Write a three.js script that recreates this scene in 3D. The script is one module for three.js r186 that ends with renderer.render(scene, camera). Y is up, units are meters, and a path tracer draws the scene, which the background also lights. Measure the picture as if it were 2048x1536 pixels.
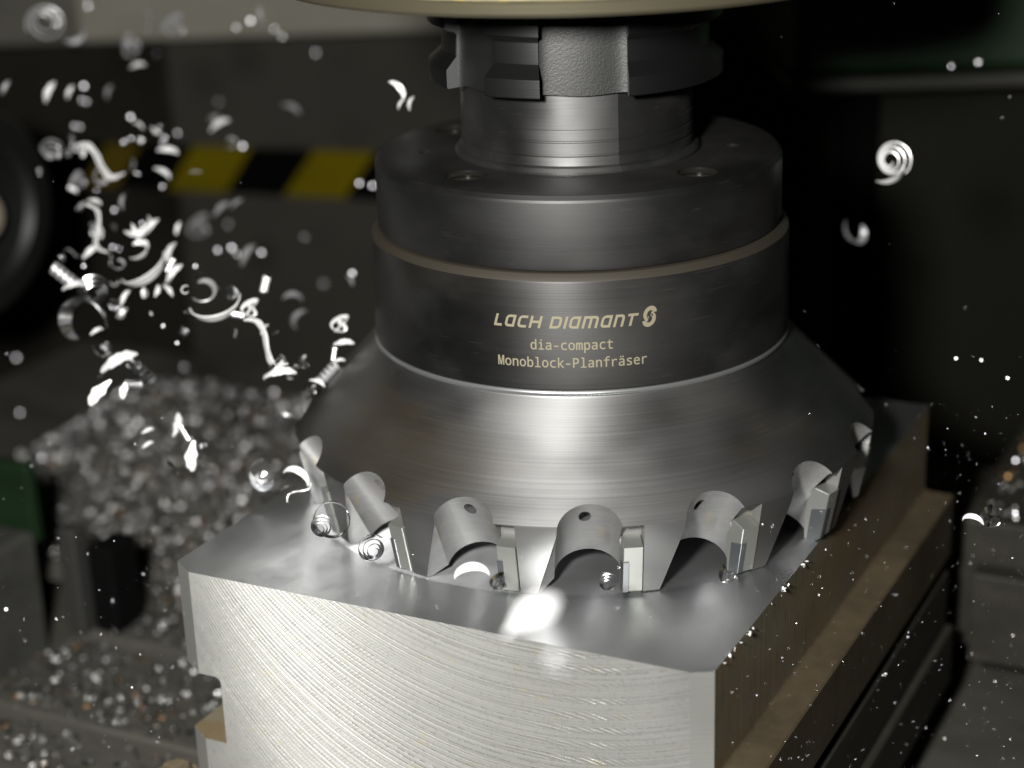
import * as THREE from 'three';
import { Brush, Evaluator, SUBTRACTION } from 'three-bvh-csg';
import { ConvexGeometry } from 'three/addons/geometries/ConvexGeometry.js';
import { RoundedBoxGeometry } from 'three/addons/geometries/RoundedBoxGeometry.js';
import { mergeGeometries, toCreasedNormals } from 'three/addons/utils/BufferGeometryUtils.js';

// ---------------------------------------------------------------- camera, light, exposure
// Lengths below are millimetres; meshes are scaled to metres when they are made.
const MM = 0.001;
const scene = new THREE.Scene();
const camera = new THREE.PerspectiveCamera(24.09, 4 / 3, 0.02, 20);
camera.position.set(-14.11 * MM, 128.0 * MM, 386.2 * MM);
camera.rotation.set(-0.3525, 0.005, -0.034, 'YXZ');
camera.focus = 0.360;
camera.userData.fStop = 9.5;
camera.updateMatrixWorld(true);

scene.background = new THREE.Color(0.003, 0.0031, 0.0029);   // the unlit workshop

const flash = new THREE.SpotLight(0xfffdf8, 1.3, 0, 0.75, 0.5);   // the camera's flash, up and to the left of the lens
flash.name = 'flash';
flash.position.set(-82 * MM, 160 * MM, 374 * MM);
flash.target.position.set(-0.01, 0.0, 0);
flash.castShadow = true;
flash.shadow.radius = 0.9;
flash.shadow.camera.near = 0.05; flash.shadow.camera.far = 3;
flash.shadow.mapSize.set(2048, 2048);
scene.add(flash, flash.target);

const renderer = new THREE.WebGLRenderer({ antialias: true });
renderer.toneMapping = THREE.LinearToneMapping;
renderer.toneMappingExposure = 1;
renderer.shadowMap.enabled = true;
renderer.shadowMap.type = THREE.PCFSoftShadowMap;

// ---------------------------------------------------------------- helpers
let seedState = 12345;
const rnd = () => { seedState = (seedState + 0x6d2b79f5) | 0; let t = Math.imul(seedState ^ (seedState >>> 15), 1 | seedState); t = (t + Math.imul(t ^ (t >>> 7), 61 | t)) ^ t; return ((t ^ (t >>> 14)) >>> 0) / 4294967296; };
const rr = (a, b) => a + (b - a) * rnd();
const V = (x, y, z) => new THREE.Vector3(x, y, z);
const hash = (x, y, s) => { let h = (Math.imul(x, 374761393) + Math.imul(y, 668265263) + Math.imul(s, 974634777)) | 0; h = Math.imul(h ^ (h >>> 13), 1274126177); return ((h ^ (h >>> 16)) >>> 0) / 4294967296; };
// value noise that repeats every px, py cells
function vnoise(x, y, px, py, s) {
  const xi = Math.floor(x), yi = Math.floor(y), fx = x - xi, fy = y - yi, u = fx * fx * (3 - 2 * fx), v = fy * fy * (3 - 2 * fy);
  const m = (a, n) => ((a % n) + n) % n, x0 = m(xi, px), x1 = m(xi + 1, px), y0 = m(yi, py), y1 = m(yi + 1, py);
  return (hash(x0, y0, s) * (1 - u) + hash(x1, y0, s) * u) * (1 - v) + (hash(x0, y1, s) * (1 - u) + hash(x1, y1, s) * u) * v;
}
const fbm = (u, v, nx, ny, s, oct = 4) => { let a = 0, w = 0.5, t = 0; for (let i = 0; i < oct; i++) { a += w * vnoise(u * nx, v * ny, nx, ny, s + i); t += w; w *= 0.5; nx *= 2; ny *= 2; } return a / t; };
function tex(w, h, fn, srgb = false) {
  const d = new Uint8Array(w * h * 4), o = [0, 0, 0];
  for (let y = 0; y < h; y++) for (let x = 0; x < w; x++) {
    fn((x + 0.5) / w, (y + 0.5) / h, o);
    const i = (y * w + x) * 4;
    for (let c = 0; c < 3; c++) { let q = Math.min(1, Math.max(0, o[c])); if (srgb) q = q <= 0.0031308 ? q * 12.92 : 1.055 * Math.pow(q, 1 / 2.4) - 0.055; d[i + c] = Math.round(q * 255); }
    d[i + 3] = 255;
  }
  const t = new THREE.DataTexture(d, w, h);
  t.wrapS = t.wrapT = THREE.RepeatWrapping; t.magFilter = THREE.LinearFilter; t.minFilter = THREE.LinearFilter;
  if (srgb) t.colorSpace = THREE.SRGBColorSpace;
  t.needsUpdate = true;
  return t;
}
const grey = (f) => (u, v, o) => { o[0] = o[1] = o[2] = f(u, v); };
const std = (name, p) => { const m = new THREE.MeshPhysicalMaterial(p); m.name = name; return m; };

const used = new Map();
function numbered(name) { const n = used.get(name) ?? 0; used.set(name, n + 1); return n ? name + '_' + String(n).padStart(3, '0') : name; }
const scaled = new WeakSet();
function shrink(g) { if (!scaled.has(g)) { g.scale(MM, MM, MM); scaled.add(g); } return g; }
function mesh(name, g, m, parent = scene) {
  const o = new THREE.Mesh(shrink(g), m);
  o.name = numbered(name); o.castShadow = o.receiveShadow = true;
  parent.add(o);
  return o;
}
function tag(o, label, category, group, kind) {
  o.userData.label = label;
  if (category) o.userData.category = category;
  if (group) o.userData.group = group;
  if (kind) o.userData.kind = kind;
  return o;
}
function thing(name, label, category, p = [0, 0, 0], group) {
  const o = new THREE.Group(); o.name = numbered(name); o.position.set(p[0] * MM, p[1] * MM, p[2] * MM);
  scene.add(o);
  return tag(o, label, category, group);
}
// a free point seen in direction (x, y) of the 2048 x 1536 photograph, depth in mm
const F = 3600;
function at(x, y, depth) { const p = V((x - 1024) / F * depth, -(y - 768) / F * depth, -depth).applyQuaternion(camera.quaternion); return p.add(V(-14.11, 128.0, 386.2)); }
function onPlane(x, y, axis, value) { const o = V(-14.11, 128.0, 386.2), d = at(x, y, 1).sub(o); return o.add(d.multiplyScalar((value - o[axis]) / d[axis])); }
function crease(g, a = 0.5) { return toCreasedNormals(g, a); }
// lathe with u once round and v along the profile in units of 40 mm, so that grain keeps its size
function turned(pts, seg, p0 = 0, pl = 2 * Math.PI) {
  const q = pts.map(([r, y]) => new THREE.Vector2(r, y)), g = new THREE.LatheGeometry(q, seg, p0, pl), uv = g.attributes.uv, L = [0.13];
  for (let i = 1; i < q.length; i++) L.push(L[i - 1] + q[i].distanceTo(q[i - 1]) / 40);
  for (let i = 0; i < uv.count; i++) { uv.setY(i, L[i % q.length]); uv.setX(i, (p0 + uv.getX(i) * pl) / (2 * Math.PI)); }
  return g;
}
function lathe(pts, seg = 192, a = 0.35) { return crease(turned(pts, seg), a); }
const box = (w, h, d, r = 0.4, s = 2) => new RoundedBoxGeometry(w, h, d, s, Math.min(r, w / 2.01, h / 2.01, d / 2.01));

// ---------------------------------------------------------------- materials
const streaks = (s, fine) => tex(256, 1024, grey((u, v) => 0.45 * vnoise(0, v * fine, 1, fine, s) + 0.25 * vnoise(u * 3, v * fine * 2.7, 3, Math.round(fine * 2.7), s + 3) + 0.3 * fbm(u, v, 8, 60, s + 5, 3)));
const turnedRough = streaks(11, 160), turnedBump = streaks(21, 220);
turnedRough.repeat.set(1, 1);
// blackened steel: near-black oxide with brown stains and rubbed-off haze; stains run round the part
function oxide(name, lo, hi, brown, opt = {}) {
  const s = opt.seed ?? 3;
  const map = tex(1024, 256, (u, v, o) => {
    const a = fbm(u, v, 14, 3, s, 5), b = fbm(u, v, 9, 2, s + 20, 4), c = fbm(u, v, 5, 90, s + 40, 3), d = fbm(u, v, 60, 20, s + 60, 3);
    const sc = THREE.MathUtils.smoothstep(fbm(u, v, 36, 190, s + 80, 2), 0.82, 0.92) * 0.008, k = THREE.MathUtils.smoothstep(a, 0.35, 0.68), st = THREE.MathUtils.smoothstep(b, 0.44, 0.6) * brown;
    const L = (lo + (hi - lo) * k) * (0.82 + 0.2 * c + 0.16 * d) + sc;
    o[0] = L * (1 + 0.35 * st); o[1] = L * (1 + 0.08 * st); o[2] = L * (1 - 0.3 * st);
  }, true);
  const rough = tex(512, 512, (u, v, o) => {
    const a = fbm(u, v, 14, 3, s, 5), c = fbm(u, v, 3, 140, s + 41, 3);
    const e = fbm(u, v, 11, 2, s + 5, 3), q = (opt.rough ?? 0.42) + 0.5 * (0.5 - e) * (opt.vary ?? 1) + 0.16 * (0.5 - a) + 0.05 * (c - 0.5);
    o[0] = o[1] = o[2] = q;
  });
  return std(name, { color: 0xffffff, map, roughness: 1, roughnessMap: rough, metalness: opt.metal ?? 0.0, ior: opt.ior ?? 1.9, anisotropy: opt.aniso ?? 0.35, anisotropyRotation: Math.PI / 2, bumpMap: turnedBump, bumpScale: opt.bump ?? 0.000006 });
}
const matBody = oxide('black_oxide_body', 0.003, 0.010, 0.3, { seed: 3, rough: 0.45, ior: 1.62, aniso: 0.35, vary: 0.8 });
const matCone = oxide('brown_worn_oxide_cone', 0.006, 0.014, 1.0, { seed: 7, rough: 0.43, ior: 2.7, aniso: 0.3, vary: 0.85, bump: 0.000003 });
const matFlange = oxide('black_oxide_flange', 0.004, 0.010, 0.15, { seed: 9, rough: 0.45, ior: 1.62, aniso: 0.35, vary: 0.8 });
const matShank = oxide('glossy_oxide_shank', 0.006, 0.014, 0.1, { seed: 13, rough: 0.44, ior: 1.95 });
const matShankDull = oxide('dull_oxide_shank', 0.006, 0.014, 0.1, { seed: 13, rough: 0.6, ior: 1.3 });
const grainTex = tex(256, 256, grey((u, v) => fbm(u, v, 64, 64, 77, 3)));
const matGrip = std('dark_hardened_steel', { color: 0x090a0a, roughness: 0.32, metalness: 0, ior: 1.9, bumpMap: turnedBump, bumpScale: 0.00001 });
const matGround = std('ground_steel_face', { color: 0x5c5e5f, roughness: 0.5, metalness: 0.5, bumpMap: grainTex, bumpScale: 0.00002 });
const matSlot = std('grainy_slot_floor', { color: 0x0e0f0e, roughness: 0.48, metalness: 0, ior: 1.5, bumpMap: grainTex, bumpScale: 0.00003 });
const pocketTex = tex(256, 256, (u, v, o) => { const a = fbm(u, v, 6, 6, 91, 4), b = fbm(u, v, 3, 80, 92, 3); const t = THREE.MathUtils.smoothstep(fbm(u, v, 10, 4, 95, 3), 0.58, 0.72); const L = 0.09 + 0.07 * a + 0.05 * b; o[0] = L * (1 + 0.16 * t); o[1] = L * (1 + 0.07 * t); o[2] = L * (1 - 0.12 * t); }, true);
const matPocket = std('milled_steel_pocket', { map: pocketTex, roughness: 0.42, metalness: 0.35, ior: 2.2, bumpMap: grainTex, bumpScale: 0.00001 });
const matInsert = std('ground_carbide', { color: 0x8f908c, roughness: 0.38, metalness: 0.7, bumpMap: turnedBump, bumpScale: 0.00001 });
const matDiamond = std('diamond_tip_dark', { color: 0x55585a, roughness: 0.22, metalness: 0.5, ior: 2.4 });
const matThread = std('oily_thread', { color: 0x23221f, roughness: 0.28, metalness: 0.5 });
const chipBright = std('frosted_aluminium_chip', { color: 0xffffff, roughness: 0.4, metalness: 0.45 });
const chipShiny = std('bright_aluminium_chip', { color: 0xdadbdd, roughness: 0.22, metalness: 1 });
const chipDim = std('dull_aluminium_chip', { color: 0xa8a8aa, roughness: 0.42, metalness: 0.5 });

const dirt = (s, lo, hi, tint) => tex(256, 256, (u, v, o) => { const a = fbm(u, v, 5, 5, s, 5), b = fbm(u, v, 40, 40, s + 9, 3); const L = lo + (hi - lo) * (0.65 * a + 0.35 * b); o[0] = L * tint[0]; o[1] = L * tint[1]; o[2] = L * tint[2]; }, true);

// ---------------------------------------------------------------- the face mill with its holder
const mill = thing('face_mill', 'dark steel face mill with wide conical cutting head and toothed rim on the aluminium block', 'milling cutter');
const ev = new Evaluator(); ev.useGroups = true;
const sub = (a, b) => ev.evaluate(a, b, SUBTRACTION);
function brush(g, m, p, ry = 0) { if (!g.attributes.uv) g.setAttribute('uv', new THREE.BufferAttribute(new Float32Array(g.attributes.position.count * 2), 2)); const b = new Brush(g, m); if (p) b.position.set(...p); b.rotation.y = ry; b.updateMatrixWorld(true); return b; }
const finish = (name, b, parent) => { const g = b.geometry; const o = new THREE.Mesh(shrink(g), b.material); o.name = numbered(name); o.castShadow = o.receiveShadow = true; parent.add(o); return o; };
function planarUv(g, k) { const p = g.attributes.position, n = g.attributes.normal, uv = new Float32Array(p.count * 2); for (let i = 0; i < p.count; i++) { const ax = Math.abs(n.getX(i)), ay = Math.abs(n.getY(i)), az = Math.abs(n.getZ(i)); const [a, b] = ay > ax && ay > az ? [p.getX(i), p.getZ(i)] : ax > az ? [p.getZ(i), p.getY(i)] : [p.getX(i), p.getY(i)]; uv[i * 2] = a * k; uv[i * 2 + 1] = b * k; } g.setAttribute('uv', new THREE.BufferAttribute(uv, 2)); return g; }

// cutting head: a 45 degree cone that ends in a rim of sixteen teeth
const TEETH = 16, STEP = 2 * Math.PI / TEETH, FIRST = 4.5 * Math.PI / 180;
{
  const head = turned([[0, -29.6], [51.8, -29.6], [61.3, -36.65], [62.3, -36.75], [62.75, -36.3], [65.7, -20.6], [65.65, -20.2], [46.45, -0.7], [46.2, -0.3], [46.2, 1.0], [0, 1.0]], 272);
  let b = brush(crease(head, 0.35), matCone);
  const hull = (rings) => {
    const pts = [];
    for (const [cx, cz, y, r] of rings) for (let k = 0; k < 44; k++) { const a = 2 * Math.PI * k / 44; pts.push(V(cx + r * Math.sin(a), y, cz + r * Math.cos(a))); }
    return planarUv(crease(new ConvexGeometry(pts), 0.5), 0.05);
  };
  const gullet = hull([[0, 75.45, -6, 6.2], [-0.8, 55.0, -39, 7.0], [0.2, 72, -39, 6.0], [-0.3, 79, -6, 5.9]]);
  const flare = hull([[-0.4, 68.6, -16.2, 5.2], [-0.4, 78, -16.2, 5.2], [-9.0, 62.2, -39, 2.9], [-1.5, 56.5, -39, 5.2], [-9.8, 74, -39, 3.6], [0, 74, -39, 5]]);
  const seat = planarUv(new THREE.BoxGeometry(4.4, 18, 9), 0.05), hole = planarUv(new THREE.CylinderGeometry(1.25, 1.25, 16, 20).rotateX(Math.PI / 2 - 0.2), 0.05);
  for (let i = 0; i < TEETH; i++) {
    const a = FIRST + i * STEP, ga = a - 6.0 / 63;
    const q = (g, x, y, z, ang) => { const br = brush(g, matPocket); br.position.set(x * Math.cos(ang) + z * Math.sin(ang), y, -x * Math.sin(ang) + z * Math.cos(ang)); br.rotation.y = ang; br.updateMatrixWorld(true); return br; };
    b = sub(b, q(gullet, 0, 0, 0, ga));
    b = sub(b, q(flare, 0, 0, 0, ga));
    b = sub(b, q(seat, 2.0, -29.5, 65.2, a));
    b = sub(b, q(hole, -1.2, -20.5, 60, ga));
  }
  finish('cutting_head', b, mill);
}
// cutting inserts: each a carbide block with a diamond tip and a stepped top
{
  const bodyG = (() => { const s = new THREE.Shape(); s.moveTo(3.4, 0); s.lineTo(5.5, 0); s.lineTo(6.9, 0.9); s.lineTo(8.95, 11.2); s.lineTo(4.9, 12.0); s.lineTo(3.0, 11.5); s.closePath(); return planarUv(crease(new THREE.ExtrudeGeometry(s, { depth: 3.7, bevelEnabled: true, bevelThickness: 0.15, bevelSize: 0.15, bevelSegments: 1 }).rotateY(-Math.PI / 2), 0.3), 0.05); })();
  const tipG = (() => { const s = new THREE.Shape(); s.moveTo(3.9, -0.25); s.lineTo(5.6, -0.25); s.lineTo(7.2, 0.8); s.lineTo(8.6, 7.8); s.lineTo(5.0, 6.9); s.closePath(); return planarUv(crease(new THREE.ExtrudeGeometry(s, { depth: 1.1, bevelEnabled: true, bevelThickness: 0.08, bevelSize: 0.08, bevelSegments: 1 }).rotateY(-Math.PI / 2), 0.3), 0.05); })();
  shrink(bodyG); shrink(tipG);
  for (let i = 0; i < TEETH; i++) {
    const a = FIRST + i * STEP, x = 3.9, y = -36.75, z = 56.0;
    const ins = mesh('cutting_insert', bodyG, matInsert, mill);
    ins.position.set((x * Math.cos(a) + z * Math.sin(a)) * MM, y * MM, (-x * Math.sin(a) + z * Math.cos(a)) * MM); ins.rotation.y = a;
    const tip = mesh('diamond_tip', tipG, matDiamond, ins);
    tip.position.set(-2.75 * MM, 0, 0);
  }
}
// the body above the cone, with its etched lettering
mesh('mill_body', lathe([[0, 1.0], [46.05, 1.0], [46.3, 1.25], [46.0, 23.5], [45.95, 23.75], [0, 23.8]], 224), matBody, mill);
mesh('top_chamfer', lathe([[45.94, 23.78], [45.85, 23.95], [44.75, 25.1], [44.5, 25.2], [43.2, 25.25], [0, 25.25]], 224), std('ground_chamfer', { color: 0x332f28, roughness: 0.5, metalness: 0.3, bumpMap: turnedBump, bumpScale: 0.000006 }), mill);
mesh('edge_ring', lathe([[46.05, -0.35], [46.42, -0.12], [46.48, 0.25], [46.42, 0.7], [46.05, 0.98]], 224, 1.2), std('bright_edge', { color: 0x9a9c9c, roughness: 0.3, metalness: 0.8 }), mill);
{
  const c = document.createElement('canvas'); c.width = 2048; c.height = 768;
  const g = c.getContext('2d'); g.clearRect(0, 0, 2048, 768);
  // the patch runs from -30 to +22 degrees and from y = 3 to 19
  const PX = (az) => (az + 30) / 52 * 2048, PY = (y) => (19 - y) / 16 * 768;
  const ink = 'rgb(118,112,93)';
  g.fillStyle = ink; g.strokeStyle = ink; g.textBaseline = 'alphabetic';
  const H = 48 * 2.55;                     // cap height in texels
  const letters = [...'LaCH DIamanT'];
  let x0 = PX(-24.4), x1 = PX(11.9);
  const wide = { L: 0.8, a: 0.95, C: 0.88, H: 1.05, ' ': 0.45, D: 1.0, I: 0.36, m: 1.3, n: 0.92, T: 0.85 };
  const total = letters.reduce((s, l) => s + wide[l], 0), unit = (x1 - x0) / total, base = PY(14.2);
  const st = H * 0.21; g.lineWidth = st; g.lineJoin = 'round'; g.lineCap = 'butt';
  for (const l of letters) {
    const w = wide[l] * unit, i = w - unit * 0.2;
    g.save(); g.transform(1, 0, -0.28, 1, x0, base);
    const t = st / 2, top = -H + t, bot = -t, L = t, R = i - t, mid = -H * 0.52, r = H * 0.26;
    g.beginPath();
    if (l === 'L') { g.moveTo(L, -H); g.lineTo(L, bot); g.lineTo(i, bot); }
    if (l === 'C') { g.moveTo(i, top); g.lineTo(L + r, top); g.quadraticCurveTo(L, top, L, top + r); g.lineTo(L, bot - r); g.quadraticCurveTo(L, bot, L + r, bot); g.lineTo(i, bot); }
    if (l === 'H') { g.moveTo(L, -H); g.lineTo(L, 0); g.moveTo(R, -H); g.lineTo(R, 0); g.moveTo(L, mid); g.lineTo(R, mid); }
    if (l === 'D') { g.moveTo(L, -H); g.lineTo(L, 0); g.moveTo(L, top); g.lineTo(R - r, top); g.quadraticCurveTo(R, top, R, top + r); g.lineTo(R, bot - r); g.quadraticCurveTo(R, bot, R - r, bot); g.lineTo(L, bot); }
    if (l === 'I') { g.moveTo(L, -H); g.lineTo(L, 0); }
    if (l === 'T') { g.moveTo(0, top); g.lineTo(i + unit * 0.1, top); g.moveTo(i / 2, top); g.lineTo(i / 2, 0); }
    if (l === 'a') { g.moveTo(R, -H); g.lineTo(R, 0); g.moveTo(R, top); g.lineTo(L + r, top); g.quadraticCurveTo(L, top, L, top + r); g.lineTo(L, bot - r); g.quadraticCurveTo(L, bot, L + r, bot); g.lineTo(R, bot); }
    if (l === 'n') { g.moveTo(L, 0); g.lineTo(L, -H); g.moveTo(L, top); g.lineTo(R - r, top); g.quadraticCurveTo(R, top, R, top + r); g.lineTo(R, 0); }
    if (l === 'm') { g.moveTo(L, 0); g.lineTo(L, -H); g.moveTo(L, top); g.lineTo(R - r, top); g.quadraticCurveTo(R, top, R, top + r); g.lineTo(R, 0); g.moveTo(i / 2, top); g.lineTo(i / 2, 0); }
    g.stroke(); g.restore();
    x0 += w;
  }
  // emblem: two interlocking hooks round a small diamond
  {
    const ex = PX(15.2), ey = PY(15.85), R = H * 0.66;
    g.save(); g.translate(ex, ey); g.transform(0.98, 0, -0.2, 1.08, 0, 0);
    g.lineWidth = R * 0.5;
    g.beginPath(); g.arc(0, -R * 0.28, R * 0.62, Math.PI * 0.55, Math.PI * 1.93); g.stroke();
    g.beginPath(); g.arc(0, R * 0.36, R * 0.62, Math.PI * 1.55, Math.PI * 2.93); g.stroke();
    g.globalCompositeOperation = 'destination-out'; g.lineWidth = 6; g.strokeStyle = '#000';
    g.beginPath(); g.moveTo(-R * 0.42, -R * 0.1); g.lineTo(0, -R * 0.34); g.lineTo(R * 0.42, -R * 0.1); g.lineTo(0, R * 0.5); g.closePath(); g.stroke();
    g.beginPath(); g.moveTo(-R * 0.42, -R * 0.1); g.lineTo(R * 0.42, -R * 0.1); g.stroke();
    g.restore(); g.globalCompositeOperation = 'source-over';
  }
  const row = (text, a0, a1, y, capMm) => { const h = capMm * 48; g.font = 'bold ' + Math.round(h / 0.72) + 'px monospace'; const w = g.measureText(text).width, W = PX(a1) - PX(a0); g.save(); g.translate(PX(a0), PY(y)); g.scale(W / w, 1); g.fillText(text, 0, 0); g.restore(); };
  row('dia-compact', -15.0, 6.0, 9.75, 2.0);
  row('Monoblock-Planfräser', -23.6, 14.6, 6.0, 2.0);
  const t = new THREE.CanvasTexture(c); t.colorSpace = THREE.SRGBColorSpace;
  const patch = new THREE.CylinderGeometry(46.04 + 0.12, 46.26 + 0.12, 16, 64, 1, true, -30 * Math.PI / 180, 52 * Math.PI / 180).translate(0, 11, 0);
  mesh('etched_lettering', patch, std('etched_print', { map: t, transparent: true, roughness: 0.6, metalness: 0.2 }), mill);
}
// clamping flange with its threaded holes
{
  const fl = lathe([[0, 25.3], [43.4, 25.3], [44.15, 25.6], [44.35, 26.2], [44.3, 39.3], [44.1, 39.8], [43.3, 40.6], [42.8, 40.7], [0, 40.7]], 224);
  let b = brush(fl, matFlange);
  const holes = [[-45.3, 33.6, 4.4], [40.5, 36.0, 4.2], [-88, 33.0, 1.7], [82.5, 33.4, 1.7], [-128, 35, 4.2], [128, 35, 4.2]];
  for (const [a, r, d] of holes) { const k = a * Math.PI / 180; b = sub(b, brush(planarUv(new THREE.CylinderGeometry(d, d, 22, 32), 0.05), matThread, [r * Math.sin(k), 46, r * Math.cos(k)])); }
  const flange = finish('clamping_flange', b, mill);
  for (const [a, r, d] of holes) {
    const k = a * Math.PI / 180, n = d > 3 ? 6 : 1, pr = [];
    for (let i = 0; i <= n; i++) { pr.push([d - 0.02, 40.3 - i * 1.1], [d - 0.55, 40.3 - (i + 0.5) * 1.1]); }
    const th = mesh('threaded_hole', crease(new THREE.LatheGeometry(pr.map(([x, y]) => new THREE.Vector2(x, y)), 32), 0.4), matThread, flange);
    th.position.set(r * Math.sin(k) * MM, 0, r * Math.cos(k) * MM);
  }
}
// shank: glossier in front, duller and less reflective on the right, same colour
{
  const prof = [[26.6, 40.72], [26.7, 41.2], [26.2, 41.9], [25.3, 42.2], [25.2, 44.0], [24.9, 44.15], [24.9, 44.5], [25.15, 44.6], [25.15, 46.9], [24.95, 47.0], [24.95, 47.25], [25.1, 47.4], [25.1, 49.6], [25.0, 49.7], [25.05, 57.2]];
  const d = Math.PI / 180;
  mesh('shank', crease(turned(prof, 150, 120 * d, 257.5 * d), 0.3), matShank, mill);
  tag(mesh('shank_band', crease(turned(prof, 90, 17.5 * d, 102.5 * d), 0.3), matShankDull, mill), 'duller right side of the shank');
}
// gripper flange: grooved ring with drive slots milled through it
{
  const ring = lathe([[20, 57.1], [31.2, 57.1], [31.5, 57.4], [31.5, 61.0], [31.3, 61.2], [28.6, 63.6], [28.5, 67.9], [29.0, 68.5], [31.2, 69.3], [31.5, 69.6], [31.5, 75.2], [30.9, 76.0], [20, 76.0]], 192);
  let b = brush(ring, matGrip);
  const cut = (a, half, floor, h0 = 56, h1 = 80) => { const k = a * Math.PI / 180, w = planarUv(new THREE.BoxGeometry(half * 2, h1 - h0, 20), 0.05); const br = brush(w, matGround); const z = floor + 10; br.position.set(z * Math.sin(k), (h0 + h1) / 2, z * Math.cos(k)); br.rotation.y = k; br.updateMatrixWorld(true); b = sub(b, br); };
  cut(0.9, 8.9, 24.0); cut(-49, 6.0, 24.5); cut(181, 8.9, 24); cut(128, 6, 24.5);
  finish('gripper_flange', b, mill);
  const floorG = (half, r) => { const g = new THREE.CylinderGeometry(r, r + 0.7, 18.4, 40, 12, true, -half, 2 * half); const p = g.attributes.position; for (let i = 0; i < p.count; i++) { const x = p.getX(i), z = p.getZ(i), a = Math.atan2(x, z) / half, y = p.getY(i); const k = 1 + 0.018 * a * a + 0.042 * Math.pow(Math.abs(a), 7); p.setX(i, x * k); p.setZ(i, z * k); if (y < -9) p.setY(i, y - 0.25 * Math.cos(a * 3.1)); } g.computeVertexNormals(); return g.translate(0, 66.4, 0); };
  mesh('slot_floor', floorG(0.345, 26.4), matSlot, mill).rotation.y = 0.9 * Math.PI / 180;
  mesh('slot_floor', floorG(0.22, 26.6), matSlot, mill).rotation.y = -49 * Math.PI / 180;
}
mesh('shank_core', lathe([[20, 57.0], [24.2, 57.2], [24.2, 82]], 96), matGrip, mill);

// ---------------------------------------------------------------- the spindle end above
{
  const sp = thing('spindle_nose', 'broad round spindle nose of tan metal above the cutter', 'machine spindle', [0, 78, 0]);
  const t = tex(512, 128, (u, v, o) => { const a = fbm(u, v, 40, 6, 31, 4), b = THREE.MathUtils.smoothstep(fbm(u, v, 160, 10, 33, 3), 0.5, 0.75); o[0] = 0.36 + 0.2 * a + 0.16 * b; o[1] = 0.33 + 0.18 * a + 0.1 * b; o[2] = 0.22 + 0.14 * a - 0.06 * b; }, true);
  const m = std('tan_cast_metal', { map: t, roughness: 0.5, metalness: 0.6, bumpMap: grainTex, bumpScale: 0.0002 });
  mesh('face_plate', lathe([[24.4, 0.6], [61.5, 0.0], [63.3, 0.35], [63.9, 1.0], [64.2, 2.9], [63.9, 3.2]], 224, 0.3), std('tan_turned_metal', { color: 0x625d4c, roughness: 0.38, metalness: 0.7, bumpMap: turnedBump, bumpScale: 0.00002 }), sp);
  mesh('housing', lathe([[63.6, 3.2], [64.6, 3.6], [65.4, 6], [66, 40], [66, 140], [0, 140]], 224, 0.3), m, sp);
}

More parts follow.
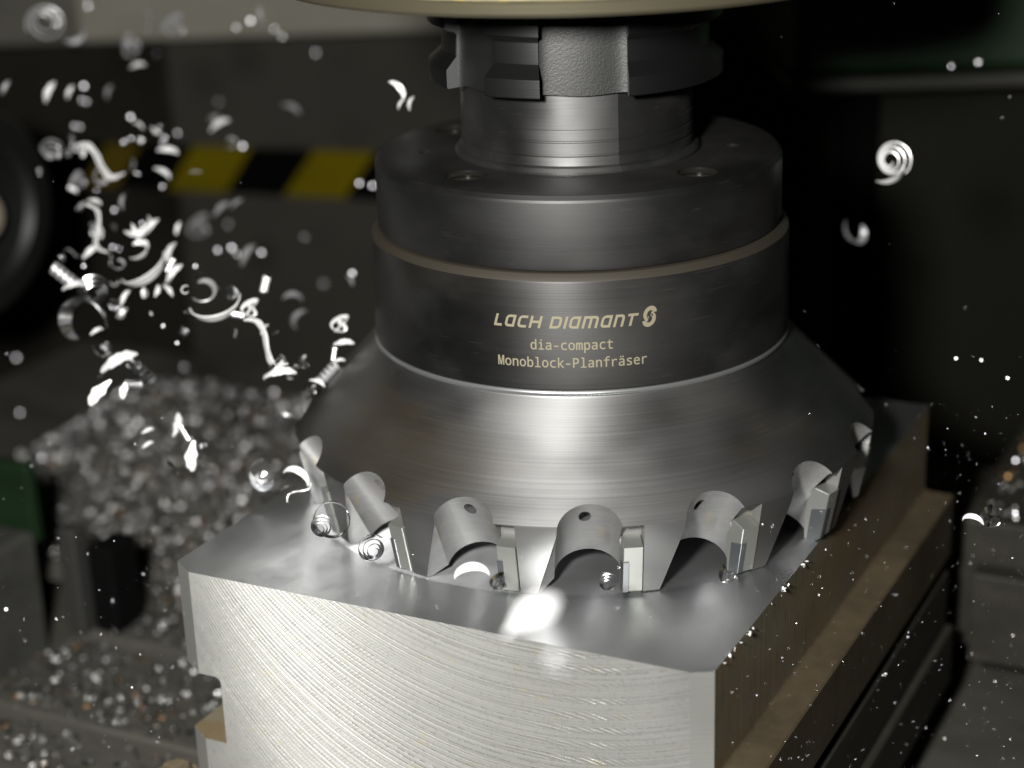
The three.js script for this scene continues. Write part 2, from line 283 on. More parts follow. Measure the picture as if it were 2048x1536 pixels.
// ---------------------------------------------------------------- the aluminium block
// local axes of the block: X along the front face, v into the depth, measured from its near right top corner
const BX = V(0.899, 0, 0.438), BV = V(0.464, 0, -0.886), BO = V(19.9, -36.9, 94.3);
const blockBasis = new THREE.Matrix4().makeBasis(BX, V(0, 1, 0), BV.clone().negate()).setPosition(0, 0, 0);
const blk = (X, y, v) => BO.clone().addScaledVector(BX, X).addScaledVector(BV, v).add(V(0, y, 0));
const block = thing('workpiece', 'pale aluminium block with arced milling marks on its front, clamped under the cutter', 'metal block', [BO.x, BO.y, BO.z]);
{
  const s = new THREE.Shape(); s.moveTo(0, 0); s.lineTo(-4.03, -2.1); s.lineTo(-115.5, -2.1); s.lineTo(-120.9, 1.4); s.lineTo(-120.9, 148); s.lineTo(0, 148); s.closePath();
  const slab = new THREE.ExtrudeGeometry(s, { depth: 61, bevelEnabled: false }).rotateX(-Math.PI / 2).translate(0, -61, 0);   // shape y becomes depth (-z)
  let b = brush(slab);
  const groove = (x, k) => { const q = new THREE.Shape(), w = 10.9, r = 1.8; q.moveTo(x - k * w, -8); q.lineTo(x - k * w, 8 - r); q.quadraticCurveTo(x - k * w, 8, x + k * (r - w), 8); q.lineTo(x + k * 10, 8); q.lineTo(x + k * 10, -8); q.closePath(); return brush(new THREE.ExtrudeGeometry(q, { depth: 260, bevelEnabled: false, curveSegments: 8 }).translate(0, -32, -230)); };
  ev.useGroups = false;
  b = sub(b, groove(-120.9, -1));
  ev.useGroups = true;
  let g = b.geometry.toNonIndexed(); g = crease(g, 0.3);
  // sort the triangles into front, top and sides, each with texture coordinates in its own plane
  const P = g.attributes.position, N = g.attributes.normal, lists = [[], [], [], []], uv = new Float32Array(P.count * 2);
  for (let i = 0; i < P.count; i += 3) {
    const a = V().fromBufferAttribute(P, i), c = V().fromBufferAttribute(P, i + 1), d = V().fromBufferAttribute(P, i + 2), n = c.clone().sub(a).cross(d.clone().sub(a)).normalize();
    const k = n.z > 0.95 && a.z > 1.9 ? 0 : n.y > 0.9 && a.y > -1 ? 1 : Math.abs(n.z) > 0.3 && Math.abs(n.x) > 0.3 && Math.abs(n.y) < 0.1 && a.z > -2 ? 3 : 2;
    lists[k].push(i);
    for (let j = i; j < i + 3; j++) { const x = P.getX(j), y = P.getY(j), z = P.getZ(j); const q = k === 0 ? [(x + 118) / 118, (y + 61) / 61] : k === 3 ? [x / 40, y / 60] : k === 1 ? [(x + 121) / 121, (3 - z + 0) / 156 - 0.0] : Math.abs(n.x) > 0.5 ? [-z / 100, y / 100] : [x / 100, (y - z) / 100]; uv[j * 2] = q[0]; uv[j * 2 + 1] = q[1]; }
  }
  // uv follows the cutter's arcs (the grain), uv1 lies flat in the face (the pattern)
  const arcUv = (x, y, z, k) => k === 0 ? [85 * Math.asin(THREE.MathUtils.clamp((x + 38) / 85, -0.98, 0.98)) / 40, (y + Math.sqrt(Math.max(50, 85 * 85 - (x + 38) ** 2))) / 40] : [62.8 * Math.asin(THREE.MathUtils.clamp((x + 61.4) / 62.8, -0.97, 0.97)) / 40, (-z - Math.sqrt(Math.max(200, 62.8 * 62.8 - (x + 61.4) ** 2))) / 40];
  const fine = (l, kind) => {
    const p = [], n = [], u0 = [], u1 = [], at = (j) => [P.getX(j), P.getY(j), P.getZ(j), N.getX(j), N.getY(j), N.getZ(j), uv[j * 2], uv[j * 2 + 1]];
    const D = (a, b) => Math.hypot(a[0] - b[0], a[1] - b[1], a[2] - b[2]), mid = (a, b) => a.map((q, i) => (q + b[i]) / 2);
    const put = (a, b, c) => { const d = [D(a, b), D(b, c), D(c, a)], m = Math.max(...d); if (m > 3.2) { const k = d.indexOf(m); const [x, y, z] = k === 0 ? [a, b, c] : k === 1 ? [b, c, a] : [c, a, b]; const h = mid(x, y); put(x, h, z); put(h, y, z); return; } for (const q of [a, b, c]) { p.push(q[0], q[1], q[2]); n.push(q[3], q[4], q[5]); u0.push(...arcUv(q[0], q[1], q[2], kind)); u1.push(q[6], q[7]); } };
    for (const i of l) put(at(i), at(i + 1), at(i + 2));
    const g = new THREE.BufferGeometry(); g.setAttribute('position', new THREE.Float32BufferAttribute(p, 3)); g.setAttribute('normal', new THREE.Float32BufferAttribute(n, 3)); g.setAttribute('uv', new THREE.Float32BufferAttribute(u0, 2)); g.setAttribute('uv1', new THREE.Float32BufferAttribute(u1, 2));
    return g.applyMatrix4(blockBasis);
  };
  const pick = (l) => { const q = new THREE.BufferGeometry(), p = [], n = [], u = []; for (const i of l) for (let j = i; j < i + 3; j++) { p.push(P.getX(j), P.getY(j), P.getZ(j)); n.push(N.getX(j), N.getY(j), N.getZ(j)); u.push(uv[j * 2], uv[j * 2 + 1]); } q.setAttribute('position', new THREE.Float32BufferAttribute(p, 3)); q.setAttribute('normal', new THREE.Float32BufferAttribute(n, 3)); q.setAttribute('uv', new THREE.Float32BufferAttribute(u, 2)); return q.applyMatrix4(blockBasis); };
  // front: scalloped arcs left by a large cutter fed downwards, crossed by its trailing edge
  const line = (p, s) => { const i = Math.floor(p), f = p - i; return hash(i, 0, s) * (1 - f) + hash(i + 1, 0, s) * f; };
  const ridge = (p, period, s) => { const q = p / period, i = Math.floor(q), f = q - i; const sharp = 0.07 + 0.08 * hash(i, 2, s); return (hash(i, 1, s) * 0.7 + 0.3) * Math.exp(-(Math.min(f, 1 - f) ** 2) / (2 * sharp * sharp)); };
  const Rf = 85, xc = -38;
  const arcs = (u, v) => {
    const x = u * 118 - 118, y = v * 61 - 61, dx = x - xc, w = Math.sqrt(Rf * Rf - dx * dx), p1 = y + w + 0.25 * (fbm(u, v, 5, 5, 3, 2) - 0.5), p2 = y - w;
    const gap = THREE.MathUtils.smoothstep(fbm(u, v, 90, 50, 8, 2), 0.36, 0.5);
    let h = 0.5 - 0.3 * ridge(p1, 1.32, 1) * (0.65 + 0.35 * gap) * (1.5 - 0.5 * THREE.MathUtils.smoothstep(x, -80, -40)) - 0.75 * ridge(p1, 3.3, 6) * THREE.MathUtils.smoothstep(x, -72, -45) - 0.14 * ridge(p1 + 0.5, 0.71, 2) - 0.06 * (line(p1 * 7, 3) - 0.5) - 0.14 * line(p1 * 2.9, 5);
    const cross = (1 - THREE.MathUtils.smoothstep(Math.abs(x + 30), 6, 22)) * 0.95 + (1 - THREE.MathUtils.smoothstep(Math.abs(x + 84), 6, 24)) * 0.4;
    const ph = p1 / 3.3 - Math.floor(p1 / 3.3); h += cross * (1 - THREE.MathUtils.smoothstep(ph, 0.35, 0.6)) * 0.85 * ridge(p2, 0.83, 4) * (0.3 + 0.7 * line(p1 * 1.2, 9));
    return h;
  };
  const frontBump = tex(2048, 1024, grey(arcs));
  frontBump.wrapS = frontBump.wrapT = THREE.ClampToEdgeWrapping;
  const frontMap = tex(1024, 512, (u, v, o) => { const x = u * 118 - 118, y = v * 61 - 61, dx = x - xc, p1 = y + Math.sqrt(Rf * Rf - dx * dx); const d = THREE.MathUtils.smoothstep(ridge(p1, 1.32, 1) * THREE.MathUtils.smoothstep(fbm(u, v, 90, 50, 8, 2), 0.36, 0.5), 0.5, 0.9); const st = THREE.MathUtils.smoothstep(fbm(u, v, 60, 30, 14, 3), 0.76, 0.82); const L = 0.7 + 0.14 * (fbm(u, v, 8, 5, 12, 4) - 0.5) - 0.3 * d - 0.1 * THREE.MathUtils.smoothstep(fbm(u, v, 300, 140, 18, 2), 0.66, 0.8); o[0] = L * (1 + 0.02 * st); o[1] = L * (1 - 0.02 * st); o[2] = L * (0.955 - 0.12 * st); }, true);  // groove lines darkened in the colour too, painting in their shading
  frontMap.channel = frontBump.channel = 1;
  mesh('front_face', fine(lists[0], 0), std('milled_aluminium_front', { map: frontMap, roughness: 0.4, metalness: 0.8, anisotropy: 0.75, anisotropyRotation: Math.PI / 2, bumpMap: frontBump, bumpScale: 0.00017 }), block);
  // top: freshly faced, fine arcs of the cutter's own radius
  const topLines = (u, v) => { const x = u * 121 - 121 + 61.4, d = v * 156 - 3, rad = Math.hypot(x, d - 76.1), w = Math.sqrt(Math.max(0, 62.8 * 62.8 - x * x)); const q = rad < 62.8 ? d + w : d - w + 40; const wide = rad < 62.8 ? 0.62 : 0.42; return 0.5 + (rad < 62.8 ? -0.18 : 0) + 0.3 * (line(q / wide, rad < 62.8 ? 51 : 53) - 0.5) * (rad < 62.8 ? 1.0 : 0.7) + 0.5 * (line(q / 3.1, 55) - 0.5) + 0.35 * (fbm(u, v, 9, 9, 58, 2) - 0.5) + 0.1 * (fbm(u, v, 200, 200, 57, 2) - 0.5) + 0.5 * Math.exp(-(((rad - 62.8) / 0.22) ** 2)); };
  const topBump = tex(2048, 2048, grey(topLines)); topBump.wrapS = topBump.wrapT = THREE.ClampToEdgeWrapping;
  const topRough = tex(512, 512, grey((u, v) => { const x = u * 121 - 121 + 61.4, d = v * 156 - 3, rad = Math.hypot(x, d - 76.1); return (rad < 62.8 ? 0.52 : 0.36) + 0.26 * (fbm(u, v, 7, 7, 61, 4) - 0.5) + 0.05 * (fbm(u, v, 60, 60, 62, 2) - 0.5); }));
  topBump.channel = topRough.channel = 1;
  mesh('top_face', fine(lists[1], 1), std('faced_aluminium_top', { color: 0xd6d8da, roughness: 1, anisotropy: 0.78, anisotropyRotation: Math.PI / 2, roughnessMap: topRough, metalness: 0.97, bumpMap: topBump, bumpScale: 0.00003 }), block);
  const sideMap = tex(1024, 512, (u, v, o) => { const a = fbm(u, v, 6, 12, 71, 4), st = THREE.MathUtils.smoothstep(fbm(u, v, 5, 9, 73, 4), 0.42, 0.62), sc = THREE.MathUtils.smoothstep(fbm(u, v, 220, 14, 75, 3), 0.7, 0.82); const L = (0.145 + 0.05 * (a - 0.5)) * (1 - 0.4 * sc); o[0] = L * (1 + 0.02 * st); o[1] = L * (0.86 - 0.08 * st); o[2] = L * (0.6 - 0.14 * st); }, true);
  const sideBump = tex(512, 256, grey((u, v) => fbm(u, v, 200, 6, 79, 3)));
  const matChamfer = std('brushed_aluminium_chamfer', { color: 0xa9aaa6, roughness: 0.45, metalness: 0.7, bumpMap: turnedBump, bumpScale: 0.00003 });
  for (const f of [(x) => x > -50, (x) => x < -50]) mesh('chamfer', pick(lists[3].filter((i) => f(P.getX(i)))), matChamfer, block);
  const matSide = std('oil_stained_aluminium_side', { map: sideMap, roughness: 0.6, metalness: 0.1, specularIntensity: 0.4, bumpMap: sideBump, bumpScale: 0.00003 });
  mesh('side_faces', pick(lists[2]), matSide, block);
  // the step along the right flank, with its fillet and broken outer edge
  const st = new THREE.Shape(); st.moveTo(0.02, -22.6); st.quadraticCurveTo(0.3, -23.4, 1.6, -23.5); st.lineTo(7.0, -23.6); st.lineTo(7.4, -24.0); st.lineTo(7.4, -40.2); st.lineTo(7.0, -40.6); st.lineTo(0.02, -40.6); st.closePath();
  const lg = crease(new THREE.ExtrudeGeometry(st, { depth: 146, bevelEnabled: false, curveSegments: 8 }).translate(0, 0, -148.4), 0.4), lp = lg.attributes.position, luv = new Float32Array(lp.count * 2);
  for (let q = 0; q < lp.count; q++) { luv[q * 2] = -lp.getZ(q) / 100; luv[q * 2 + 1] = (lp.getY(q) - lp.getX(q)) / 100; }
  lg.setAttribute('uv', new THREE.BufferAttribute(luv, 2));
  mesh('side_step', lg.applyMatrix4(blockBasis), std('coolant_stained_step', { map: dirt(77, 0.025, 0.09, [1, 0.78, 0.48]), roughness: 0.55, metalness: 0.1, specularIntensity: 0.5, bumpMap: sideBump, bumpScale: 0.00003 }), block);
}

// ---------------------------------------------------------------- curled chips
// a ribbon swept along points: each sample has a centre, a width direction and a half width
function ribbon(n, f, th = 0.12) {
  const c = [], w = [], hw = [];
  for (let i = 0; i <= n; i++) { const [p, d, h] = f(i / n); c.push(p); w.push(d.normalize()); hw.push(h); }
  const pos = [], idx = [];
  for (let i = 0; i <= n; i++) {
    const t = c[Math.min(n, i + 1)].clone().sub(c[Math.max(0, i - 1)]), nn = t.cross(w[i]).normalize();
    for (const [a, b] of [[-1, -1], [1, -1], [1, 1], [-1, 1]]) { const q = c[i].clone().addScaledVector(w[i], a * hw[i]).addScaledVector(nn, b * th * 0.5); pos.push(q.x, q.y, q.z); }
  }
  for (let i = 0; i < n; i++) for (let k = 0; k < 4; k++) { const a = i * 4 + k, b = i * 4 + (k + 1) % 4; idx.push(a, b, a + 4, b, b + 4, a + 4); }
  idx.push(0, 3, 1, 1, 3, 2); const e = n * 4; idx.push(e, e + 1, e + 3, e + 1, e + 2, e + 3);
  const g = new THREE.BufferGeometry(); g.setAttribute('position', new THREE.Float32BufferAttribute(pos, 3)); g.setIndex(idx);
  return crease(g, 0.7);
}
const taper = (t, k = 0.5) => Math.pow(Math.sin(Math.PI * Math.min(0.97, Math.max(0.03, t))), k);
// every shape is about 1 across; x right, y up, z towards the viewer when not turned
const SHAPES = {
  arc: () => ribbon(26, (t) => { const a = Math.PI * (1.05 + 0.95 * t); return [V(0.48 * Math.cos(a), 0.48 * Math.sin(a), 0.1 * t), V(0.45 * Math.cos(a), 0.45 * Math.sin(a), 1), 0.125 * taper(t, 0.8)]; }, 0.025),
  hook: () => ribbon(36, (t) => { const a = Math.PI * (0.2 + 1.55 * t), r = 0.48 - 0.2 * t; return [V(r * Math.cos(a), r * Math.sin(a), 0.25 * t), V(0.5 * Math.cos(a), 0.5 * Math.sin(a), 1), 0.13 * taper(t, 0.5)]; }, 0.03),
  coil: () => ribbon(70, (t) => { const a = Math.PI * 6.2 * t, r = 0.48 - 0.33 * t; return [V(r * Math.cos(a), r * Math.sin(a), 0.55 * t - 0.2), V(0.35 * Math.cos(a), 0.35 * Math.sin(a), 1), 0.11 * (1 - 0.5 * t)]; }, 0.025),
  spring: () => ribbon(80, (t) => { const a = Math.PI * 8 * t, r = 0.24; return [V(t - 0.5, r * Math.cos(a), r * Math.sin(a)), V(1, 0.1 * Math.cos(a), 0.1), 0.09]; }, 0.03),
  wave: () => ribbon(30, (t) => { const x = t - 0.5; return [V(x, 0.16 * Math.sin(t * 2 * Math.PI) - 0.3 * x, 0.12 * Math.cos(t * 5)), V(0.1, 0.4, 1), 0.095 * taper(t, 0.8) * (1 + 0.15 * Math.sin(t * 31))]; }, 0.025),
  flake: () => ribbon(16, (t) => { const a = (t - 0.5) * 2.0; return [V(0.58 * Math.sin(a), 0.12 * Math.sin(t * 3), 0.62 * (1 - Math.cos(a))), V(0.25 * Math.sin(t * 4), 0.9, 0.35), 0.135 * taper(t, 0.6) * (1 + 0.22 * Math.sin(t * 23) * Math.sin(t * 7))]; }, 0.025),
  scale: () => ribbon(12, (t) => { const a = (t - 0.5) * 0.8; return [V(1.2 * Math.sin(a), 0.05 * Math.sin(t * 6), 0.6 * (1 - Math.cos(a))), V(0, 1, 0.1), 0.2 * taper(t, 0.6)]; }, 0.04),
  blade: () => ribbon(14, (t) => [V(0.14 * Math.sin(t * 2.4), t - 0.5, 0.1 * t * t), V(1, 0.1, 0.25), 0.03 + 0.15 * taper(t * 0.9, 1.4) * (1 + 0.2 * Math.sin(t * 17))], 0.03),
  tear: () => ribbon(16, (t) => [V(t - 0.5, 0.05 * Math.sin(t * 4), 0.1 * t * t), V(0, 1, 0.1 + 0.3 * t), 0.02 + 0.24 * Math.pow(Math.sin(Math.PI * Math.pow(Math.min(0.97, t), 1.7)), 0.9)], 0.03),
  ring: () => ribbon(48, (t) => { const a = Math.PI * 2.15 * t; return [V(0.47 * Math.cos(a), 0.47 * Math.sin(a), 0.1 * t), V(0.1 * Math.cos(a), 0.1 * Math.sin(a), 1), 0.07]; }, 0.025),
  spiral: () => ribbon(90, (t) => { const a = Math.PI * 5 * t; return [V((0.12 + 0.34 * t) * Math.cos(a) + 0.12 * t, (0.12 + 0.3 * t) * Math.sin(a) - 0.1 * t, 0.2 * t), V(0.3 * Math.cos(a), 0.3 * Math.sin(a), 1), 0.03]; }, 0.02),
  crumple: () => ribbon(60, (t) => [V(0.4 * Math.sin(t * 17) * (0.5 + 0.5 * Math.sin(t * 5)), 0.32 * Math.cos(t * 13 + 1), 0.35 * Math.sin(t * 9.3)), V(Math.sin(t * 8), Math.cos(t * 6), 0.8), 0.09 + 0.05 * Math.sin(t * 21)], 0.03),
  drop: () => new THREE.SphereGeometry(0.5, 14, 10).scale(1, 1, 0.35),
};
const shapeCache = {};
function chipGeometry(kind) { return shapeCache[kind] ??= shrink(SHAPES[kind]()); }
const CHIPGROUP = 'aluminium chips thrown off by the cutter';
// [shape, x, y, length in px, turn in the picture (deg), tilt away (deg), depth mm, material, label]
function chip(kind, x, y, px, turn, tilt, far, m, label) {
  const depth = far > 360 ? 360 + (far - 360) * 0.75 : far;
  const o = mesh('metal_chip', chipGeometry(kind), m === 's' ? chipShiny : m === 'd' ? chipDim : chipBright);
  const p = at(x, y, depth); o.position.set(p.x * MM, p.y * MM, p.z * MM);
  o.scale.setScalar(px * depth / F);
  const e = new THREE.Quaternion().setFromEuler(new THREE.Euler(tilt * Math.PI / 180, ((x * 7 + y * 3) % 23 - 11) * 0.02, turn * Math.PI / 180, 'ZXY'));
  o.quaternion.copy(camera.quaternion).multiply(e);
  return tag(o, label, 'metal chip', CHIPGROUP);
}

// ---------------------------------------------------------------- the machine round about
const toBlock = (g) => g.applyMatrix4(blockBasis).translate(BO.x, BO.y, BO.z);
// a bar in the block's own axes: X0..X1, heights y0..y1 below the block's top, depth v0..v1
const bar = (X0, X1, y0, y1, v0, v1, r = 0.8) => toBlock(box(X1 - X0, y1 - y0, v1 - v0, r).translate((X0 + X1) / 2, (y0 + y1) / 2, -(v0 + v1) / 2));
const matTable = std('oily_cast_table', { map: dirt(101, 0.02, 0.1, [1, 0.95, 0.82]), roughness: 0.65, metalness: 0, specularIntensity: 0.4, bumpMap: grainTex, bumpScale: 0.0002 });
const matJaw = std('oily_dark_steel', { map: dirt(111, 0.012, 0.035, [1, 0.93, 0.75]), roughness: 0.6, metalness: 0, specularIntensity: 0.3 });
{
  const table = tag(new THREE.Group(), 'slotted machine table strewn with chips below the block', null, null, 'structure'); table.name = 'machine_table'; scene.add(table);
  for (const [a, b, X] of [[-30, 36.5, -228], [42.5, 79, -228], [85, 119, -228], [128, 160, -400], [167, 300, -400]]) mesh('table_rib', bar(X, -8, -92, -78.1, a, b, 1.2), matTable, table);
  mesh('table_bed', bar(-420, 140, -112, -92.2, -40, 305, 1), matTable, table);
}
{
  const base = thing('clamping_plate', 'dark steel strip along the right foot of the aluminium block', 'steel strip');
  mesh('plate', bar(0.2, 7.3, -60.9, -44.6, 4, 148, 0.6), matJaw, base);
  mesh('foot', bar(-117, 9, -77.9, -61.1, 4, 150, 0.8), matJaw, base);
}
{
  const jaw = thing('vise_jaw', 'dark oily steel jaw behind the right end of the block', 'vise jaw');
  mesh('jaw_body', bar(4.5, 100, -78, -40, 171, 300, 1.2), matJaw, jaw);
  mesh('jaw_plate', bar(10, 100, -78, -52, 163, 170.8, 0.8), matJaw, jaw);
}
// back wall, rail and hazard tape
const WZ = -390;
{
  const wall = mesh('back_wall', new THREE.BoxGeometry(1300, 1100, 12).translate(60, 120, WZ - 6), std('grey_painted_wall', { map: dirt(121, 0.024, 0.046, [1, 0.97, 0.82]), roughness: 0.85, specularIntensity: 0.15 }));
  tag(wall, 'dim grey back wall of the machine', null, null, 'structure');
  const pa = onPlane(330, 85, 'z', WZ), pb = onPlane(330, 790, 'z', WZ);
  const panel = thing('wall_shade_sheet', 'dark sheet added as painted shade over the left part of the back wall', 'shade sheet');
  mesh('shade_sheet', box(300, 320, 0.9, 0.3, 2).translate(pa.x - 150, pa.y - 160, WZ + 0.45), std('painted_wall_shade', { map: dirt(123, 0.005, 0.018, [1, 0.93, 0.75]), roughness: 0.9, specularIntensity: 0.1 }), panel);  // sheet added to darken the left of the wall, standing in for shade
  const y = onPlane(560, 76, 'z', -370).y, x0 = onPlane(-120, 60, 'z', -370).x;
  const rail = thing('beam', 'beige painted beam across the top left of the back wall', 'beam');
  mesh('beam_face', box(520, 80, 18, 3, 4).translate(x0 + 260, y + 40, -379), std('beige_paint', { map: dirt(131, 0.13, 0.2, [1, 0.96, 0.8]), roughness: 0.8, specularIntensity: 0.3 }), rail);
  mesh('dimmed_beam_end', box(180, 80.4, 18.4, 3, 3).translate(onPlane(170, 60, 'z', -370).x - 90, y + 40, -379), std('dimmed_beige_paint', { map: dirt(133, 0.05, 0.1, [1, 0.95, 0.8]), roughness: 0.8, specularIntensity: 0.3 }), rail);  // left end repeated in darker paint to imitate the light falling off
  const tape = thing('hazard_tape', 'yellow and black striped warning tape on the back wall left of the cutter', 'hazard tape');
  const yellow = std('yellow_tape', { color: new THREE.Color(0.09, 0.07, 0.001), roughness: 0.9, specularIntensity: 0.1 }), black = std('black_tape', { color: 0x020202, roughness: 0.9, specularIntensity: 0.1 }), shadedYellow = std('shaded_yellow_tape', { color: new THREE.Color(0.05, 0.036, 0.003), roughness: 0.9, specularIntensity: 0.1 });  // the darker yellow copy paints shade onto the left stripes
  const top = (x) => 288 + 0.034 * (x - 340), bot = (x) => 378 + 0.05 * (x - 340);
  const edges = [[130, 80], [215, 165], [285, 235], [388, 335], [505, 452], [628, 568], [752, 690], [870, 808], [990, 928]];
  for (let i = 0; i + 1 < edges.length; i++) {
    const [t0, b0] = edges[i], [t1, b1] = edges[i + 1], pts = [];
    for (const z of [WZ + 1.0, WZ + 2.0]) for (const [x, q] of [[t0 + 0.4, top(t0)], [t1 - 0.4, top(t1)], [b1 - 0.4, bot(b1)], [b0 + 0.4, bot(b0)]]) { const p = onPlane(x, q, 'z', WZ); pts.push(V(p.x, p.y, z)); }
    mesh(i % 2 ? 'yellow_stripe' : 'black_stripe', new ConvexGeometry(pts), i % 2 ? (i < 3 ? shadedYellow : yellow) : black, tape);
  }
}
{
  const a = onPlane(1700, 156, 'z', -210);
  const head = thing('machine_housing', 'green painted machine housing at the upper right, mostly in shade', 'machine housing');
  mesh('housing_shell', box(420, 260, 120, 5, 4).translate(a.x + 190, a.y + 130.5, -270), std('green_enamel', { map: dirt(141, 0.012, 0.03, [0.55, 1.3, 0.6]), roughness: 0.45 }), head);
  mesh('lower_lip', box(420, 5, 122, 1.5, 3).translate(a.x + 190, a.y - 2.4, -270), std('worn_edge', { map: dirt(143, 0.02, 0.06, [1, 1, 0.85]), roughness: 0.5, metalness: 0.4 }), head);
  const c = onPlane(1665, 400, 'z', -240);
  const col = thing('machine_column', 'dark upright machine column behind the cutter on the right', 'machine column');
  const dark = std('dark_column_paint', { color: 0x14140f, roughness: 0.8, specularIntensity: 0.2 });
  mesh('column_body', box(160, 330, 50, 3, 3).translate(c.x + 80, -15, -266), dark, col);
  mesh('column_strip', box(14, 330, 8, 1.5, 2).translate(c.x + 7, -15, -237), std('black_strip', { color: 0x030303, roughness: 0.9, specularIntensity: 0.1 }), col);
}
{
  const cover = thing('machine_cover', 'green and dark grey machine cover at the left edge beside the table', 'machine cover');
  mesh('lower_panel', bar(-300, -245, -112, -53, 10, 92.5, 2), std('dark_grey_panel', { map: dirt(151, 0.02, 0.06, [1, 1, 0.9]), roughness: 0.7, specularIntensity: 0.2 }), cover);
  mesh('upper_panel', bar(-330, -246, -58, -33, 93, 97, 1), std('green_panel', { map: dirt(153, 0.007, 0.017, [0.5, 1.35, 0.5]), roughness: 0.6, specularIntensity: 0.3 }), cover);
  const post = thing('fixture_post', 'grey post and added black box for its shadowed gap, left of the block', 'post');
  mesh('gap_shade_box', bar(-221, -213, -78, -51, 86, 98, 1), std('gap_shade_black', { color: 0x060606, roughness: 0.8, specularIntensity: 0.15 }), post);  // black box added for the shadowed gap between grey bar and chips
  mesh('post_edge', bar(-228, -222, -78, -45, 82, 88, 1), std('grey_post_edge', { color: 0x242422, roughness: 0.7 }), post);
}
{
  const p = at(-62, 430, 600);
  const disc = thing('round_housing', 'dark round disc with a pale hub at the left edge', 'machine part', [p.x, p.y, p.z]);
  disc.rotation.set(0, 58 * Math.PI / 180, 0);
  const turn = (g) => g.rotateX(Math.PI / 2);
  mesh('rim', turn(lathe([[0, -14], [35, -14], [37, -12], [37, 0], [35, 2], [27, 2.5], [25, 0], [24, -6], [0, -6]], 96)), std('dark_rim', { color: 0x151615, roughness: 0.5, metalness: 0.2 }), disc);
  mesh('hub', turn(lathe([[0, -5.9], [9, -5.9], [9.5, -4], [8.5, 7], [7, 8.5], [0, 9]], 48, 0.6)), std('pale_hub', { color: 0x8f8577, roughness: 0.5 }), disc);
}
{
  const p = at(352, 1546, 400);
  const bolt = thing('bolt', 'rusty bolt head by the lower left corner of the block', 'bolt', [p.x, p.y, p.z]);
  const rust = std('rust', { map: dirt(161, 0.05, 0.2, [1.1, 0.85, 0.5]), roughness: 0.8, bumpMap: grainTex, bumpScale: 0.0004 });
  mesh('bolt_head', crease(new THREE.CylinderGeometry(3.2, 4.1, 2.4, 6, 1).translate(0, 0.6, 0), 0.6), rust, bolt);
  mesh('washer', lathe([[0, -1.2], [5.2, -1.2], [5.4, -0.9], [5.2, -0.5], [0, -0.5]], 40), rust, bolt);
  mesh('bolt_shaft', new THREE.CylinderGeometry(2.2, 2.2, 24, 20).translate(0, -13, 0), rust, bolt);
}

// ---------------------------------------------------------------- chips heaped on the table
const LAMP = flash.position.clone().multiplyScalar(1 / MM), EYE = V(-14.11, 128.0, 386.2);
function glint(p, spread) { const h = LAMP.clone().sub(p).normalize().add(EYE.clone().sub(p).normalize()).normalize().add(V(rr(-1, 1), rr(-1, 1), rr(-1, 1)).multiplyScalar(spread)).normalize(); return new THREE.Quaternion().setFromUnitVectors(V(0, 0, 1), h); }
function scatter(name, geoms, n, place, m, label, color) {
  const g = new THREE.Group(); g.name = name; scene.add(g);
  tag(g, label, null, null, 'stuff');
  geoms.forEach((geo, k) => {
    const im = new THREE.InstancedMesh(geo, m, Math.floor(n / geoms.length)); im.name = numbered('loose_chips'); im.castShadow = im.receiveShadow = true;
    const M = new THREE.Matrix4(), c = new THREE.Color();
    for (let i = 0; i < im.count; i++) {
      const [p, q, s] = place();
      M.compose(p.multiplyScalar(MM), q, V(s, s, s)); im.setMatrixAt(i, M);
      if (color) { color(c); im.setColorAt(i, c); }
    }
    g.add(im);
  });
  return g;
}
const small = [() => ribbon(8, (t) => { const a = Math.PI * 1.2 * t; return [V(0.45 * Math.cos(a), 0.45 * Math.sin(a), 0.1 * t), V(0.3, 0.2, 1), 0.16]; }, 0.05), () => ribbon(4, (t) => { const a = (t - 0.5); return [V(0.8 * Math.sin(a), 0.4 * (1 - Math.cos(a)), 0), V(0, 0.8, 0.5), 0.2]; }, 0.05), () => ribbon(16, (t) => { const a = Math.PI * 3.4 * t; return [V((0.45 - 0.2 * t) * Math.cos(a), (0.45 - 0.2 * t) * Math.sin(a), 0.3 * t), V(0.3, 0.1, 1), 0.1]; }, 0.04)].map((f) => shrink(f()));
const spin = () => new THREE.Quaternion(rr(-1, 1), rr(-1, 1), rr(-1, 1), rr(-1, 1)).normalize();
const heapY = (X, v) => { const k = THREE.MathUtils.smoothstep(X, -345, -290) * (1 - THREE.MathUtils.smoothstep(X, -110, -60)); const up = THREE.MathUtils.clamp((v - 116) / 92, 0, 1); return -79.5 + k * (25 * up + 6 * up * (fbm((X + 400) / 400, v / 400, 14, 14, 201, 4) - 0.5) * 2) - THREE.MathUtils.smoothstep(v, 212, 260) * 32 * k; };
